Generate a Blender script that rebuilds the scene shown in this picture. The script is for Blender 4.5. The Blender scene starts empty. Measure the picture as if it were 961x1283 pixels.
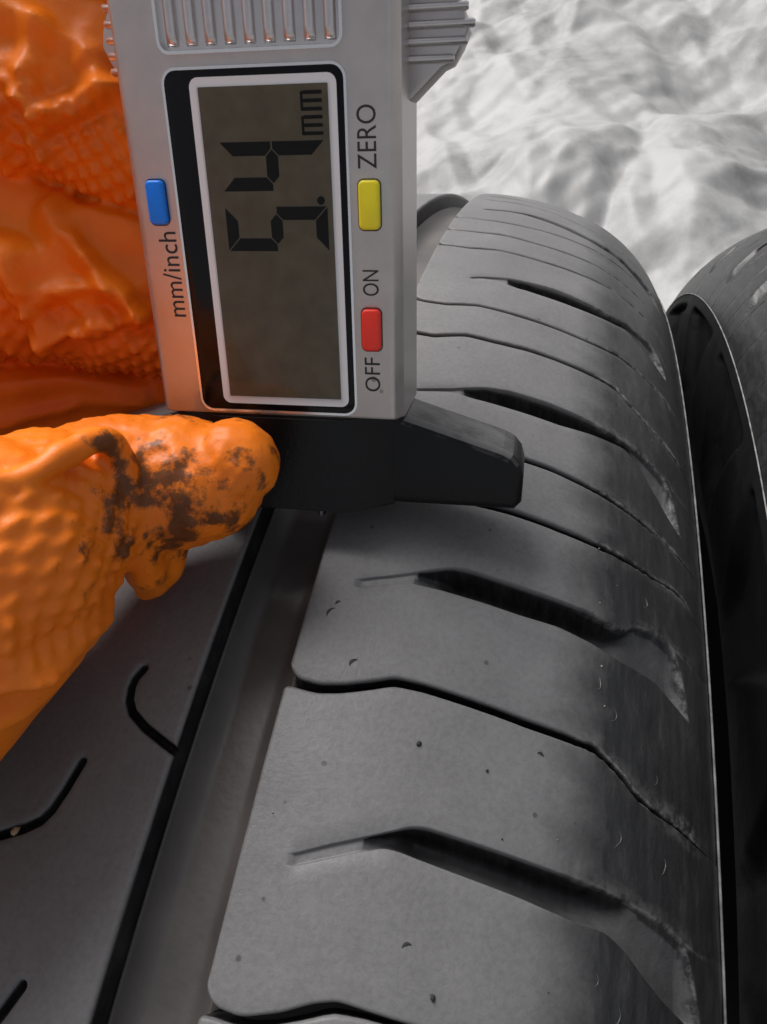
import bpy, bmesh, math, random
import numpy as np
from mathutils import Matrix, Vector

random.seed(4); rng = np.random.default_rng(7)
SC = bpy.context.scene
COL = SC.collection
MM = 0.001
R = 325.0                      # tyre radius, mm

# ------------------------------------------------------------------ camera
cam_d = bpy.data.cameras.new('camera'); cam = bpy.data.objects.new('camera', cam_d); COL.objects.link(cam)
SC.camera = cam
def cam_axes(yaw, pitch, roll):
    f = np.array([math.sin(yaw)*math.cos(pitch), math.cos(yaw)*math.cos(pitch), -math.sin(pitch)])
    r = np.array([math.cos(yaw), -math.sin(yaw), 0.0]); d = np.cross(f, r)
    c, s = math.cos(roll), math.sin(roll)
    return c*r+s*d, -s*r+c*d, f
cr_, cd_, cf_ = cam_axes(-0.4011, 0.9187, 0.2561)
cam_pos = np.array([30.0059, -35.1939, 402.5535+R])*MM
cam.matrix_world = Matrix(((cr_[0], -cd_[0], -cf_[0], cam_pos[0]), (cr_[1], -cd_[1], -cf_[1], cam_pos[1]),
                           (cr_[2], -cd_[2], -cf_[2], cam_pos[2]), (0, 0, 0, 1)))
cam_d.sensor_fit = 'HORIZONTAL'; cam_d.sensor_width = 36.0; cam_d.lens = 947.98/961*36
cam_d.clip_start = 0.005; cam_d.clip_end = 100
cam_d.dof.use_dof = True; cam_d.dof.focus_distance = 0.105; cam_d.dof.aperture_fstop = 170

# ------------------------------------------------------------------ sky, sun, exposure
SUN_EL, SUN_AZ = 52.0, -38.0     # azimuth from +Y (beyond the tyres) towards +X
w = bpy.data.worlds.new('World'); SC.world = w; w.use_nodes = True
nt = w.node_tree; nt.nodes.clear()
out = nt.nodes.new('ShaderNodeOutputWorld'); bg = nt.nodes.new('ShaderNodeBackground')
sky = nt.nodes.new('ShaderNodeTexSky'); sky.sky_type = 'NISHITA'; sky.sun_disc = False
sky.sun_elevation = math.radians(SUN_EL); sky.sun_rotation = math.radians(SUN_AZ)
sky.air_density = 1.0; sky.dust_density = 4.0; sky.ozone_density = 1.0
hs = nt.nodes.new('ShaderNodeHueSaturation'); hs.inputs['Saturation'].default_value = 0.22   # overcast: grey sky
nt.links.new(sky.outputs[0], hs.inputs['Color']); nt.links.new(hs.outputs[0], bg.inputs[0])
bg.inputs[1].default_value = 0.052
nt.links.new(bg.outputs[0], out.inputs[0])
sd = bpy.data.lights.new('sun', 'SUN'); sun = bpy.data.objects.new('sun', sd); COL.objects.link(sun)
sd.energy = 1.5; sd.angle = math.radians(35); sd.color = (1.0, 0.985, 0.965)
el, az = math.radians(SUN_EL), math.radians(SUN_AZ)
sv = Vector((math.sin(az)*math.cos(el), math.cos(az)*math.cos(el), math.sin(el)))
sun.rotation_euler = sv.to_track_quat('Z', 'Y').to_euler(); sun.location = (0, 0, 3)
SC.view_settings.view_transform = 'Standard'; SC.view_settings.look = 'None'
SC.view_settings.gamma = 1.0; SC.view_settings.use_curve_mapping = False
SC.view_settings.exposure = 1.22
SC.cycles.max_bounces = 8

# ------------------------------------------------------------------ helpers
def smooth(a, b, x):
    t = np.clip((np.asarray(x, float)-a)/(b-a), 0, 1); return t*t*(3-2*t)
_perm = np.random.default_rng(11).permutation(256); _perm = np.r_[_perm, _perm, _perm]
_g = np.random.default_rng(12).normal(size=(256, 3)); _g /= np.linalg.norm(_g, axis=1)[:, None]
_hv = np.random.default_rng(13).random(256)
def perlin(P):
    P = np.asarray(P, float); i = np.floor(P).astype(int); f = P-i; i &= 255
    u = f*f*f*(f*(f*6-15)+10); res = 0
    for dx in (0, 1):
        for dy in (0, 1):
            for dz in (0, 1):
                h = _perm[_perm[_perm[(i[:, 0]+dx) & 255]+((i[:, 1]+dy) & 255)]+((i[:, 2]+dz) & 255)]
                g = _g[h]; d = f-np.array([dx, dy, dz])
                wt = (u[:, 0] if dx else 1-u[:, 0])*(u[:, 1] if dy else 1-u[:, 1])*(u[:, 2] if dz else 1-u[:, 2])
                res = res+wt*(g*d).sum(1)
    return res
def fbm(P, o=4):
    P = np.asarray(P, float); s = 0; a = 1.0
    for k in range(o): s = s+a*perlin(P*2**k+17.3*k); a *= .5
    return s
def add(name, me, mat, parent=None):
    o = bpy.data.objects.new(name, me); COL.objects.link(o)
    if mat is not None and not me.materials: me.materials.append(mat)
    if parent is not None: o.parent = parent
    return o
def tag(o, label=None, cat=None, group=None, kind=None):
    for k, v in (('label', label), ('category', cat), ('group', group), ('kind', kind)):
        if v: o[k] = v
    return o
def empty(name, loc=(0, 0, 0)):
    o = bpy.data.objects.new(name, None); COL.objects.link(o); o.location = loc; o.empty_display_size = .02; return o
def mesh_np(name, V, F, attrs=None, smooth_=True, scale=MM):
    me = bpy.data.meshes.new(name)
    V = np.asarray(V, np.float64)*scale
    me.from_pydata(V.tolist(), [], F.tolist() if hasattr(F, 'tolist') else F)
    if attrs:
        for k, a in attrs.items():
            at = me.attributes.new(k, 'FLOAT', 'POINT'); at.data.foreach_set('value', np.asarray(a, np.float32))
    if smooth_: me.polygons.foreach_set('use_smooth', [True]*len(me.polygons))
    me.update(); return me
def grid_faces(nr, nc, wrap_r=False, flip=False):
    r = np.arange(nr if wrap_r else nr-1); c = np.arange(nc-1)
    a, b = np.meshgrid(r, c, indexing='ij'); a = a.ravel(); b = b.ravel(); a2 = (a+1) % nr
    F = np.stack([a*nc+b, a*nc+b+1, a2*nc+b+1, a2*nc+b], 1)
    return F[:, ::-1] if flip else F
def bm_mesh(name, bm, smooth_=False, angle=None):
    me = bpy.data.meshes.new(name); bmesh.ops.recalc_face_normals(bm, faces=bm.faces[:]); bm.to_mesh(me); bm.free()
    if smooth_: me.polygons.foreach_set('use_smooth', [True]*len(me.polygons))
    if angle is not None:
        me.polygons.foreach_set('use_smooth', [True]*len(me.polygons))
        try: me.set_sharp_from_angle(angle=math.radians(angle))
        except Exception: pass
    return me

# ------------------------------------------------------------------ materials
def mat(name): 
    m = bpy.data.materials.new(name); m.use_nodes = True
    b = m.node_tree.nodes['Principled BSDF']; return m, m.node_tree, b
def N(nt, t, **kw):
    n = nt.nodes.new(t)
    for k, v in kw.items():
        if k in n.inputs: n.inputs[k].default_value = v
        else: setattr(n, k, v)
    return n
def ramp(nt, src, stops):
    r = nt.nodes.new('ShaderNodeValToRGB'); e = r.color_ramp.elements
    while len(e) < len(stops): e.new(0.5)
    for x, (p, c) in zip(e, stops): x.position = p; x.color = (*c, 1) if len(c) == 3 else c
    nt.links.new(src, r.inputs[0]); return r
def simple(name, col, rough=.5, metal=0., spec=.5, bump=0, bscale=800, var=0.0, vscale=150, coat=0):
    m, nt, b = mat(name)
    b.inputs['Base Color'].default_value = (*col, 1); b.inputs['Roughness'].default_value = rough
    b.inputs['Metallic'].default_value = metal; b.inputs['Specular IOR Level'].default_value = spec
    b.inputs['Coat Weight'].default_value = coat
    tc = N(nt, 'ShaderNodeTexCoord')
    if var:
        n = N(nt, 'ShaderNodeTexNoise', Scale=vscale, Detail=6.0, Roughness=.6); nt.links.new(tc.outputs['Object'], n.inputs['Vector'])
        r = ramp(nt, n.outputs[0], [(.25, tuple(c*(1-var) for c in col)), (.75, tuple(min(1, c*(1+var)) for c in col))])
        nt.links.new(r.outputs[0], b.inputs['Base Color'])
        r2 = ramp(nt, n.outputs[0], [(.3, (rough*.85,)*3), (.7, (min(1, rough*1.15),)*3)]); nt.links.new(r2.outputs[0], b.inputs['Roughness'])
    if bump:
        n = N(nt, 'ShaderNodeTexNoise', Scale=bscale, Detail=4.0); nt.links.new(tc.outputs['Object'], n.inputs['Vector'])
        bp = N(nt, 'ShaderNodeBump', Strength=bump, Distance=.0004); nt.links.new(n.outputs[0], bp.inputs['Height']); nt.links.new(bp.outputs[0], b.inputs['Normal'])
    return m

def rubber():
    """tread rubber: attribute fresh = 0 on the scrubbed running surface, 1 on unworn moulded rubber; scoop floors set lower as painted light"""
    m, nt, b = mat('tread_rubber'); L = nt.links.new
    tc = N(nt, 'ShaderNodeTexCoord'); at = N(nt, 'ShaderNodeAttribute', attribute_name='fresh_shade')
    n1 = N(nt, 'ShaderNodeTexNoise', Scale=55.0, Detail=8.0, Roughness=.65); L(tc.outputs['Object'], n1.inputs['Vector'])
    n2 = N(nt, 'ShaderNodeTexNoise', Scale=1500.0, Detail=3.0, Roughness=.7); L(tc.outputs['Object'], n2.inputs['Vector'])
    n3 = N(nt, 'ShaderNodeTexNoise', Scale=320.0, Detail=5.0, Roughness=.7); L(tc.outputs['Object'], n3.inputs['Vector'])
    worn = ramp(nt, n1.outputs[0], [(.2, (.122, .119, .121)), (.5, (.152, .149, .151)), (.8, (.186, .182, .184))])
    grain = ramp(nt, n2.outputs[0], [(.3, (.86,)*3), (.55, (1.0,)*3), (.8, (1.10,)*3)])
    mul = N(nt, 'ShaderNodeMix', data_type='RGBA', blend_type='MULTIPLY'); mul.inputs[0].default_value = 1
    L(worn.outputs[0], mul.inputs[6]); L(grain.outputs[0], mul.inputs[7])
    # the moulded rubber: dark with dusty streaks that follow the tyre's turn
    mp = N(nt, 'ShaderNodeMapping'); mp.inputs['Scale'].default_value = (900, 160, 160); L(tc.outputs['Object'], mp.inputs['Vector'])
    n4 = N(nt, 'ShaderNodeTexNoise', Scale=1.0, Detail=6.0, Roughness=.7); L(mp.outputs[0], n4.inputs['Vector'])
    fresh_shade = ramp(nt, n4.outputs[0], [(.35, (.012, .012, .013)), (.55, (.024, .024, .025)), (.70, (.045, .044, .043)), (.82, (.085, .083, .08))])
    # break up the wear boundary
    ad = N(nt, 'ShaderNodeMath', operation='MULTIPLY_ADD'); L(n3.outputs[0], ad.inputs[0]); ad.inputs[1].default_value = .4; ad.inputs[2].default_value = -.2
    sm = N(nt, 'ShaderNodeMath', operation='ADD'); L(at.outputs['Fac'], sm.inputs[0]); L(ad.outputs[0], sm.inputs[1])
    fr = ramp(nt, sm.outputs[0], [(.18, (0, 0, 0)), (.85, (1, 1, 1))])
    mx = N(nt, 'ShaderNodeMix', data_type='RGBA'); L(fr.outputs[0], mx.inputs[0]); L(mul.outputs[2], mx.inputs[6]); L(fresh_shade.outputs[0], mx.inputs[7])
    sa = N(nt, 'ShaderNodeAttribute', attribute_name='scuff_glint'); n5 = N(nt, 'ShaderNodeTexNoise', Scale=650.0, Detail=5.0, Roughness=.7); L(tc.outputs['Object'], n5.inputs['Vector'])
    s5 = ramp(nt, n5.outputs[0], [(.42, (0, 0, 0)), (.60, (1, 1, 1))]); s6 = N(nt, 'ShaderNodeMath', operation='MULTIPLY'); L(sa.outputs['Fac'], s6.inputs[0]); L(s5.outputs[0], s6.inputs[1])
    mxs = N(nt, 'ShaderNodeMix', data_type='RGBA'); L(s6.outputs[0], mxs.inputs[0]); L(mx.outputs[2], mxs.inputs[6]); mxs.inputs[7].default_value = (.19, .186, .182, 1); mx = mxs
    # sparse dark pits / specks
    v = N(nt, 'ShaderNodeTexVoronoi', Scale=170.0, Randomness=1.0); L(tc.outputs['Object'], v.inputs['Vector'])
    vr = ramp(nt, v.outputs['Distance'], [(.035, (.35,)*3), (.06, (1,)*3)])
    mu2 = N(nt, 'ShaderNodeMix', data_type='RGBA', blend_type='MULTIPLY'); mu2.inputs[0].default_value = .8
    L(mx.outputs[2], mu2.inputs[6]); L(vr.outputs[0], mu2.inputs[7]); L(mu2.outputs[2], b.inputs['Base Color'])
    rr = N(nt, 'ShaderNodeMapRange'); L(fr.outputs[0], rr.inputs[0]); rr.inputs[3].default_value = .46; rr.inputs[4].default_value = .36
    L(rr.outputs[0], b.inputs['Roughness']); 
    sp = N(nt, 'ShaderNodeMapRange'); L(at.outputs['Fac'], sp.inputs[0]); sp.inputs[1].default_value = 1.1; sp.inputs[2].default_value = 1.6
    sp.inputs[3].default_value = .34; sp.inputs[4].default_value = .06; L(sp.outputs[0], b.inputs['Specular IOR Level'])
    sc2 = N(nt, 'ShaderNodeMath', operation='MULTIPLY_ADD'); L(n4.outputs[0], sc2.inputs[0]); L(fr.outputs[0], sc2.inputs[1]); L(n2.outputs[0], sc2.inputs[2])
    bp = N(nt, 'ShaderNodeBump', Strength=.30, Distance=.0002); L(sc2.outputs[0], bp.inputs['Height']); L(bp.outputs[0], b.inputs['Normal'])
    return m
M_RUB = rubber()
M_CAS = simple('casing_rubber', (.092, .083, .079), .46, bump=.12, bscale=900, var=.35, vscale=70)
M_SIDE = simple('sidewall_rubber', (.009, .009, .0095), .6, spec=.09, bump=.25, bscale=700, var=.3, vscale=120)
M_LINE = simple('scuffed_rubber_edge', (.17, .166, .162), .6, var=.7, vscale=350)
M_VENT = simple('vent_rubber', (.05, .05, .05), .35)

# ------------------------------------------------------------------ tyre profile
XC, RC = -35.0, 1500.0
_xs, _r2, _ae, _r1, _a1 = -4.1892, 40.9984, 1.1712, 80.3819, .507
def build_profile():
    x = np.linspace(XC, _xs, 60); r = R-(x-XC)**2/(2*RC); a = np.arctan((x-XC)/RC); nx, nr = np.sin(a), np.cos(a); a0 = a[-1]
    for aa, bb, rs in ((a0, _a1, _r1), (_a1, _ae, _r2)):
        t = np.linspace(aa, bb, 80)[1:]; cx = x[-1]-rs*math.sin(aa); cr = r[-1]-rs*math.cos(aa)
        x = np.r_[x, cx+rs*np.sin(t)]; r = np.r_[r, cr+rs*np.cos(t)]; nx = np.r_[nx, np.sin(t)]; nr = np.r_[nr, np.cos(t)]
    W = np.r_[0, np.cumsum(np.hypot(np.diff(x), np.diff(r)))]; W -= np.interp(0, x, W)
    return W, x, r, nx, nr
PW, PX, PR, PNX, PNR = build_profile()
WEND = PW[-1]; WC = PW[0]
def P3(w, s, d, sign=1):
    """surface coordinates -> mm about the tyre's hub: w along the profile, s round the tyre, d off the surface"""
    w = np.asarray(w, float); x = np.interp(w, PW, PX); r = np.interp(w, PW, PR); nx = np.interp(w, PW, PNX); nr = np.interp(w, PW, PNR)
    x = x+nx*d-XC; r = r+nr*d; ph = np.asarray(s, float)/R
    return np.stack([sign*x, -r*np.sin(ph), r*np.cos(ph)], -1)
XEND, REND = PX[-1]-XC, PR[-1]
DEPTH = 6.0
def casing_depth(w): return np.interp(w, [30, 52, WEND], [DEPTH, 2.6, 1.0])

def curve(pts, shift=0.0):
    pts = np.array(pts, float); W = np.linspace(-2, 64, 331)
    s = np.interp(W, pts[:, 0], pts[:, 1])
    k = np.hanning(13); k /= k.sum(); sp = np.convolve(np.pad(s, 6, 'edge'), k, 'valid')
    return lambda w: np.interp(w, W, sp)+shift
SHAPE_L = [(0, 0), (3.9, .4), (6.6, -.1), (9.7, -1.1), (12.3, -2.1), (15.6, -2.1), (19.3, -1.8), (24.1, -1.4), (28, -1), (32, -.8), (36.7, -.5), (39.5, .9), (43.2, 3.4), (45.9, 4.2), (50.5, 5.1), (56, 6.1), (62.5, 6.6)]
SHAPE_S = [(0, 0), (4, .4), (7, -.2), (12, -2), (18, -1.7), (24, -1.6), (32, -1.3), (41, -.7), (50, 0), (62, .4)]
SIP = dict(
 A=curve([(0, 36.6), (3.9, 37.1), (7.5, 36.1), (10.2, 34.9), (12.4, 34.3), (17.7, 34.8), (28, 35.5), (36.7, 35.9), (43, 39.9), (50, 41.6), (56, 42.6), (62, 43)]),
 C=curve([(a, b+4.5) for a, b in SHAPE_L]),
 E=curve([(0, -24), (4, -23.6), (7, -24.2), (12, -26), (18.6, -25.7), (23, -25.9), (27.7, -25.8), (36, -25.5), (46, -25.3), (50.6, -26), (54, -25.9), (57, -24.6), (62, -24)]),
 E2=curve([(0, -35), (4, -34.6), (7, -35.2), (12, -37), (18, -36.6), (28, -36.5), (36, -35.8), (45, -34.4), (52, -33.8), (62, -33.5)]),
 G=curve([(0, -62.3), (6.4, -61.7), (11.5, -63.7), (16.4, -63.6), (21.9, -64.2), (32.9, -64.4), (36.8, -64.3), (39.3, -63.8), (41.9, -61.6), (45.6, -60.3), (49.9, -59), (53.7, -58.4), (62, -57.5)]),
 H=curve([(0, -74), (3, -73.1), (6.6, -72.9), (12.2, -74.6), (21, -74.6), (32.5, -74.9), (39.3, -75.7), (44, -75.2), (62, -74)]),
 J=curve([(0, -101), (7, -100.7), (12.6, -102.6), (22, -103), (32.7, -105), (37.5, -105.6), (62, -103.5)]),
 K=curve([(0, -112), (7, -112), (12, -113.5), (20, -113.5), (33, -116), (62, -114)]),
 L=curve([(0, -123.5), (7, -123.5), (17, -125), (33, -128.5), (62, -126)]),
 M=curve([(a, b-152) for a, b in SHAPE_L]), O=curve([(a, b-163) for a, b in SHAPE_S]))
NOTCH_GEN_HI = [(5.3, 4.8), (8.7, 3.3), (11.7, 2.1), (14.4, 1), (16.8, 0), (18.4, -.2), (25.8, .4), (33, 1.1), (38.4, 1.6), (44.6, 2.7), (48.6, 3.7), (51.3, 4.6), (54.5, 5.4)]
NOTCH_GEN_LO = [(5.3, 6.0), (8.2, 4.9), (11.9, 3.4), (14.3, 2.5), (15.9, 2.6), (20.2, 3.2), (28.8, 4.3), (36.1, 5.5), (39.1, 5.7), (41.7, 7.1), (44, 9), (47.1, 10.9), (51.1, 12.6), (54.5, 13.6)]
NOT = dict(
 B=(curve([(a, b+17.5) for a, b in NOTCH_GEN_HI]), curve([(a, b+17.5) for a, b in NOTCH_GEN_LO]), 5.2, 54.5),
 D=(curve([(5.4, -9.8), (10.3, -11.6), (14, -13.2), (16.9, -14.4), (18.9, -14.6), (24.2, -14.3), (35.4, -14), (39.2, -13.2), (40.8, -13.4), (42.5, -15), (46, -15.9), (54.5, -15.2)]),
    curve([(5.7, -8.7), (11.8, -10.7), (15.9, -10.6), (20.5, -10.4), (25.7, -10.1), (31, -10.2), (35.6, -9.6), (40.5, -8.6), (46.1, -8.2), (49.3, -7), (54.2, -5.6)]), 5.2, 53.6),
 F=(curve([(5.9, -46.3), (11.3, -47.9), (16.7, -50.2), (20.5, -51), (27.1, -51.2), (32.6, -51.1), (37, -50.6), (40.9, -50.4), (45.3, -50), (47.8, -49.4), (54, -48)]),
    curve([(6, -45.7), (11.3, -47.1), (15.8, -46.7), (22.2, -46.7), (28.7, -46.8), (34.8, -47.9), (38.5, -48.4), (40.6, -48.7), (43.4, -46.8), (47, -42.9), (50, -40.4), (54, -38.5)]), 6, 53.6),
 I=(curve([(9, -85.4), (11.4, -86.7), (16.6, -88.9), (20.5, -89.8), (26.1, -90.8), (37.5, -90.9), (40.4, -91.8), (44.7, -92.6), (54, -92)]),
    curve([(9, -84.6), (11.4, -85.9), (13.6, -86.3), (18.5, -85.4), (24.8, -85.7), (29.7, -86.2), (38.4, -88), (41, -89), (46, -86.2), (54, -84)]), 9, 53),
 N=(curve([(a, b-140.5) for a, b in NOTCH_GEN_HI]), curve([(a, b-140.5) for a, b in NOTCH_GEN_LO]), 5.2, 54.5))

def gap(w, wide=.55, close=56.0):
    return np.interp(w, [0, 8, 14, 30, 38, 46, close], [wide, wide*.98, wide*.9, wide*.82, wide*.7, wide*.3, .02])
def shoulder_block(far, near, notch=None, gf=.5, gn=.5, cf=56, cn=56, step=.5, sign=1, seed=0, rag=1.0, base=0.0):
    bev = .42
    th = np.radians([0, 22, 45, 68, 90])
    wc = np.r_[[0, 0, 0], bev*(1-np.cos(th[1:])), np.arange(bev+step, WEND-.01, step), [WEND]]
    dc = np.r_[[-DEPTH-1, -bev-.5, -bev], -bev+bev*np.sin(th[1:]), np.zeros(len(wc)-3-4)]
    F = far(wc)+gap(wc, gf, cf); Nn = near(wc)-gap(wc, gn, cn)
    # ragged sipe lips on the shoulder
    jag = smooth(30, 38, wc)*(1-smooth(50, 57, wc))*rag
    nz = lambda k: perlin(np.stack([wc*1.1, 0*wc+k*7.7+seed*3.1, 0*wc], 1))*.35*jag
    F = F+nz(1); Nn = Nn+nz(2)
    rc = 2.0; t = np.clip(rc-wc, 0, rc); Nn = Nn-(rc-np.sqrt(rc*rc-t*t)); t = np.clip(.8-wc, 0, .8); F = F+(.8-np.sqrt(.64-t*t))
    be = bev*np.interp(wc, [0, 45, 58], [1, 1, .25])
    rows = []; drow = []; deep = -casing_depth(wc)-.8
    def row(s, d): rows.append(s); drow.append(d*np.ones_like(wc))
    row(F, deep); row(F, -be-.5); row(F, -be)
    for a in th[1:]: row(F+be*(1-np.cos(a)), -be+be*np.sin(a))
    a0, a1 = F+be, Nn-be
    if notch is None:
        for k in np.linspace(0, 1, 14)[1:-1]: row(a0+(a1-a0)*k, 0.0)
    else:
        hi, lo, w0, w1 = notch
        h = np.clip(hi(wc), a0+.6, a1-1.2); l = np.clip(lo(wc), h+.15, a1-.5)
        h = h+nz(3)*.7*(l-h > 1)
        on = smooth(w0, w0+.6, wc)
        D = np.interp(wc, [w0, w0+7, w0+10.5, w0+13, 32, 37, 40.5, 44, 50, w1], [.42, .46, 2.6, 4.8, 5.0, 4.4, 3.0, 2.9, 2.7, 2.4])*on
        lip = np.minimum(.3, (l-h)*.12)
        for k in np.linspace(0, 1, 8)[1:-1]: row(a0+(h-lip-a0)*k, 0.0)
        row(h-lip, 0.0); row(h-lip*.4, -np.minimum(.05, D*.1)); 
        prof = [(.0, .10), (.05, .28), (.09, .6), (.15, .86), (.24, .97), (.36, 1.0), (.48, 1.0), (.58, .99), (.68, .95), (.78, .84), (.87, .60), (.94, .28), (1.0, .015)]
        shal = 1-smooth(w0+7, w0+11, wc)                     # flat-floored slit at the inner end
        prof2 = [.3, .9, 1, 1, 1, 1, 1, 1, 1, 1, 1, .8, .1]
        sc = smooth(40, 43, wc)                              # broad scoop on the shoulder
        for (u, f), f2 in zip(prof, prof2):
            f3 = np.interp(u, [0, .09, .3, .8, .94, 1], [0.04, .2, .52, .95, 1.0, 0.0])
            f3 = f3*smooth(0, 1, (w1-3.4*(1-u)**1.5-wc)/.9)
            ff = (f*(1-shal)+f2*shal)*(1-sc)+f3*sc
            row(h+(l-h)*u, -D*ff)
        row(l+lip*.6, 0.0)
        for k in np.linspace(0, 1, 8)[1:-1]: row(l+lip*.6+(a1-l-lip*.6)*k, 0.0)
    for a in th[::-1][:-1]: row(Nn-be*(1-np.cos(a)), -be+be*np.sin(a))
    row(Nn, -be); row(Nn, -be-.5); row(Nn, deep)
    S = np.array(rows); D = np.minimum(np.array(drow), dc[None, :]); Wg = np.broadcast_to(wc, S.shape)
    # faint unevenness of a used running surface, plus feathered wear
    q = np.stack([Wg.ravel()*.12, S.ravel()*.12, 0*S.ravel()+seed], 1); D = D+(fbm(q, 3)*.10).reshape(D.shape)*(D > -.6)
    V = P3(Wg.ravel(), S.ravel(), D.ravel(), sign)
    zone = smooth(31, 36, Wg)*(1-smooth(52, 58, Wg)); scuff_glint = np.exp(-((S-F[None]-.2)/.16)**2)*.5+np.exp(-((Nn[None]-S-.2)/.18)**2)
    if notch is not None: scuff_glint = scuff_glint+np.exp(-((S-h[None]+.1)/.22)**2)*.7*smooth(1, 2, (l-h))[None]
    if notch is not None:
        u_ = np.clip((S-h[None])/(l-h)[None], 0, 1); scuff_glint = scuff_glint+.8*np.exp(-((w1-3.4*(1-u_)**1.5-Wg-.1)/.45)**2)*((S > h[None]) & (S < l[None]))  # scoop's outer rim: a bright glint painted in beside the real lip scuffs
    scuff_glint = (np.clip(scuff_glint, 0, 1)*zone*(D > -.5)).ravel()*(base == 0)
    fresh_shade = np.maximum(smooth(25, 43, Wg+3*fbm(np.stack([Wg.ravel()*.05, S.ravel()*.22, 0*S.ravel()+5], 1), 2).reshape(S.shape)), 1.7*smooth(.45, 1.2, -D)).ravel()
    if notch is not None:
        ins = ((S > h[None]) & (S < l[None])).ravel(); Dr = D.ravel(); uu = ((S-h[None])/(l-h)[None]).ravel()
        fl = np.interp(Wg.ravel(), [38, 43], [0, 1])*.55+np.interp(Wg.ravel(), [38, 43], [1, 0])*np.interp(uu, [.12, .3, .7], [1.7, .9, .5]); fresh_shade = np.where(ins & (Dr < -.6), fl, fresh_shade)  # scoop floors painted lighter, as if turned up to the sky
    fresh_shade = fresh_shade+base*(1-np.clip(fresh_shade, 0, 1))
    Fc = grid_faces(S.shape[0], S.shape[1], flip=(sign < 0))
    return mesh_np('tread_block', V, Fc, dict(fresh_shade=fresh_shade, scuff_glint=scuff_glint))

def lathe(prof, angs, disp=None, closed=True, sign=1):
    """prof: (n,2) x,r about the hub"""
    prof = np.asarray(prof, float); n = len(prof); A = np.asarray(angs, float)
    x = np.broadcast_to(prof[:, 0], (len(A), n)).copy(); r = np.broadcast_to(prof[:, 1], (len(A), n)).copy()
    if disp is not None: x, r = disp(x, r, A)
    V = np.stack([sign*x, -r*np.sin(A)[:, None], r*np.cos(A)[:, None]], -1).reshape(-1, 3)
    return V, grid_faces(len(A), n, wrap_r=closed, flip=(sign < 0))
def angles(dense_lo, dense_hi, dstep, cstep=2.0):
    a = np.arange(dense_lo, dense_hi, dstep); b = np.arange(dense_hi, dense_lo+360-1e-6, cstep)
    return np.radians(np.r_[a, b])

def side_profile():
    # from the mould line down the sidewall to the bead and back up the inside
    p = [(XEND, REND), (XEND+1.0, REND-3.2), (XEND+1.9, REND-7), (XEND+2.3, REND-12), (XEND+2.4, REND-18), (XEND+2.2, REND-26), (XEND+1.4, REND-36), (XEND-1.0, REND-46),
         (XEND-4, REND-54), (XEND-6, REND-60), (XEND-6.5, REND-66), (XEND-9, REND-70), (XEND-16, REND-71), (XEND-19, REND-66), (XEND-16, REND-56), (XEND-11, REND-44), (XEND-8.5, REND-30), (XEND-9, REND-16), (XEND-16, REND-2), (XEND-40, REND+8), (0, REND+11)]
    p = np.array(p); out = []
    for a, b in zip(p[:-1], p[1:]):
        k = 6 if b[1] > REND-30 and a[0] > XEND-5 else 2
        out += [a+(b-a)*t for t in np.arange(k)/k]
    return np.array(out+[p[-1]])

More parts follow.
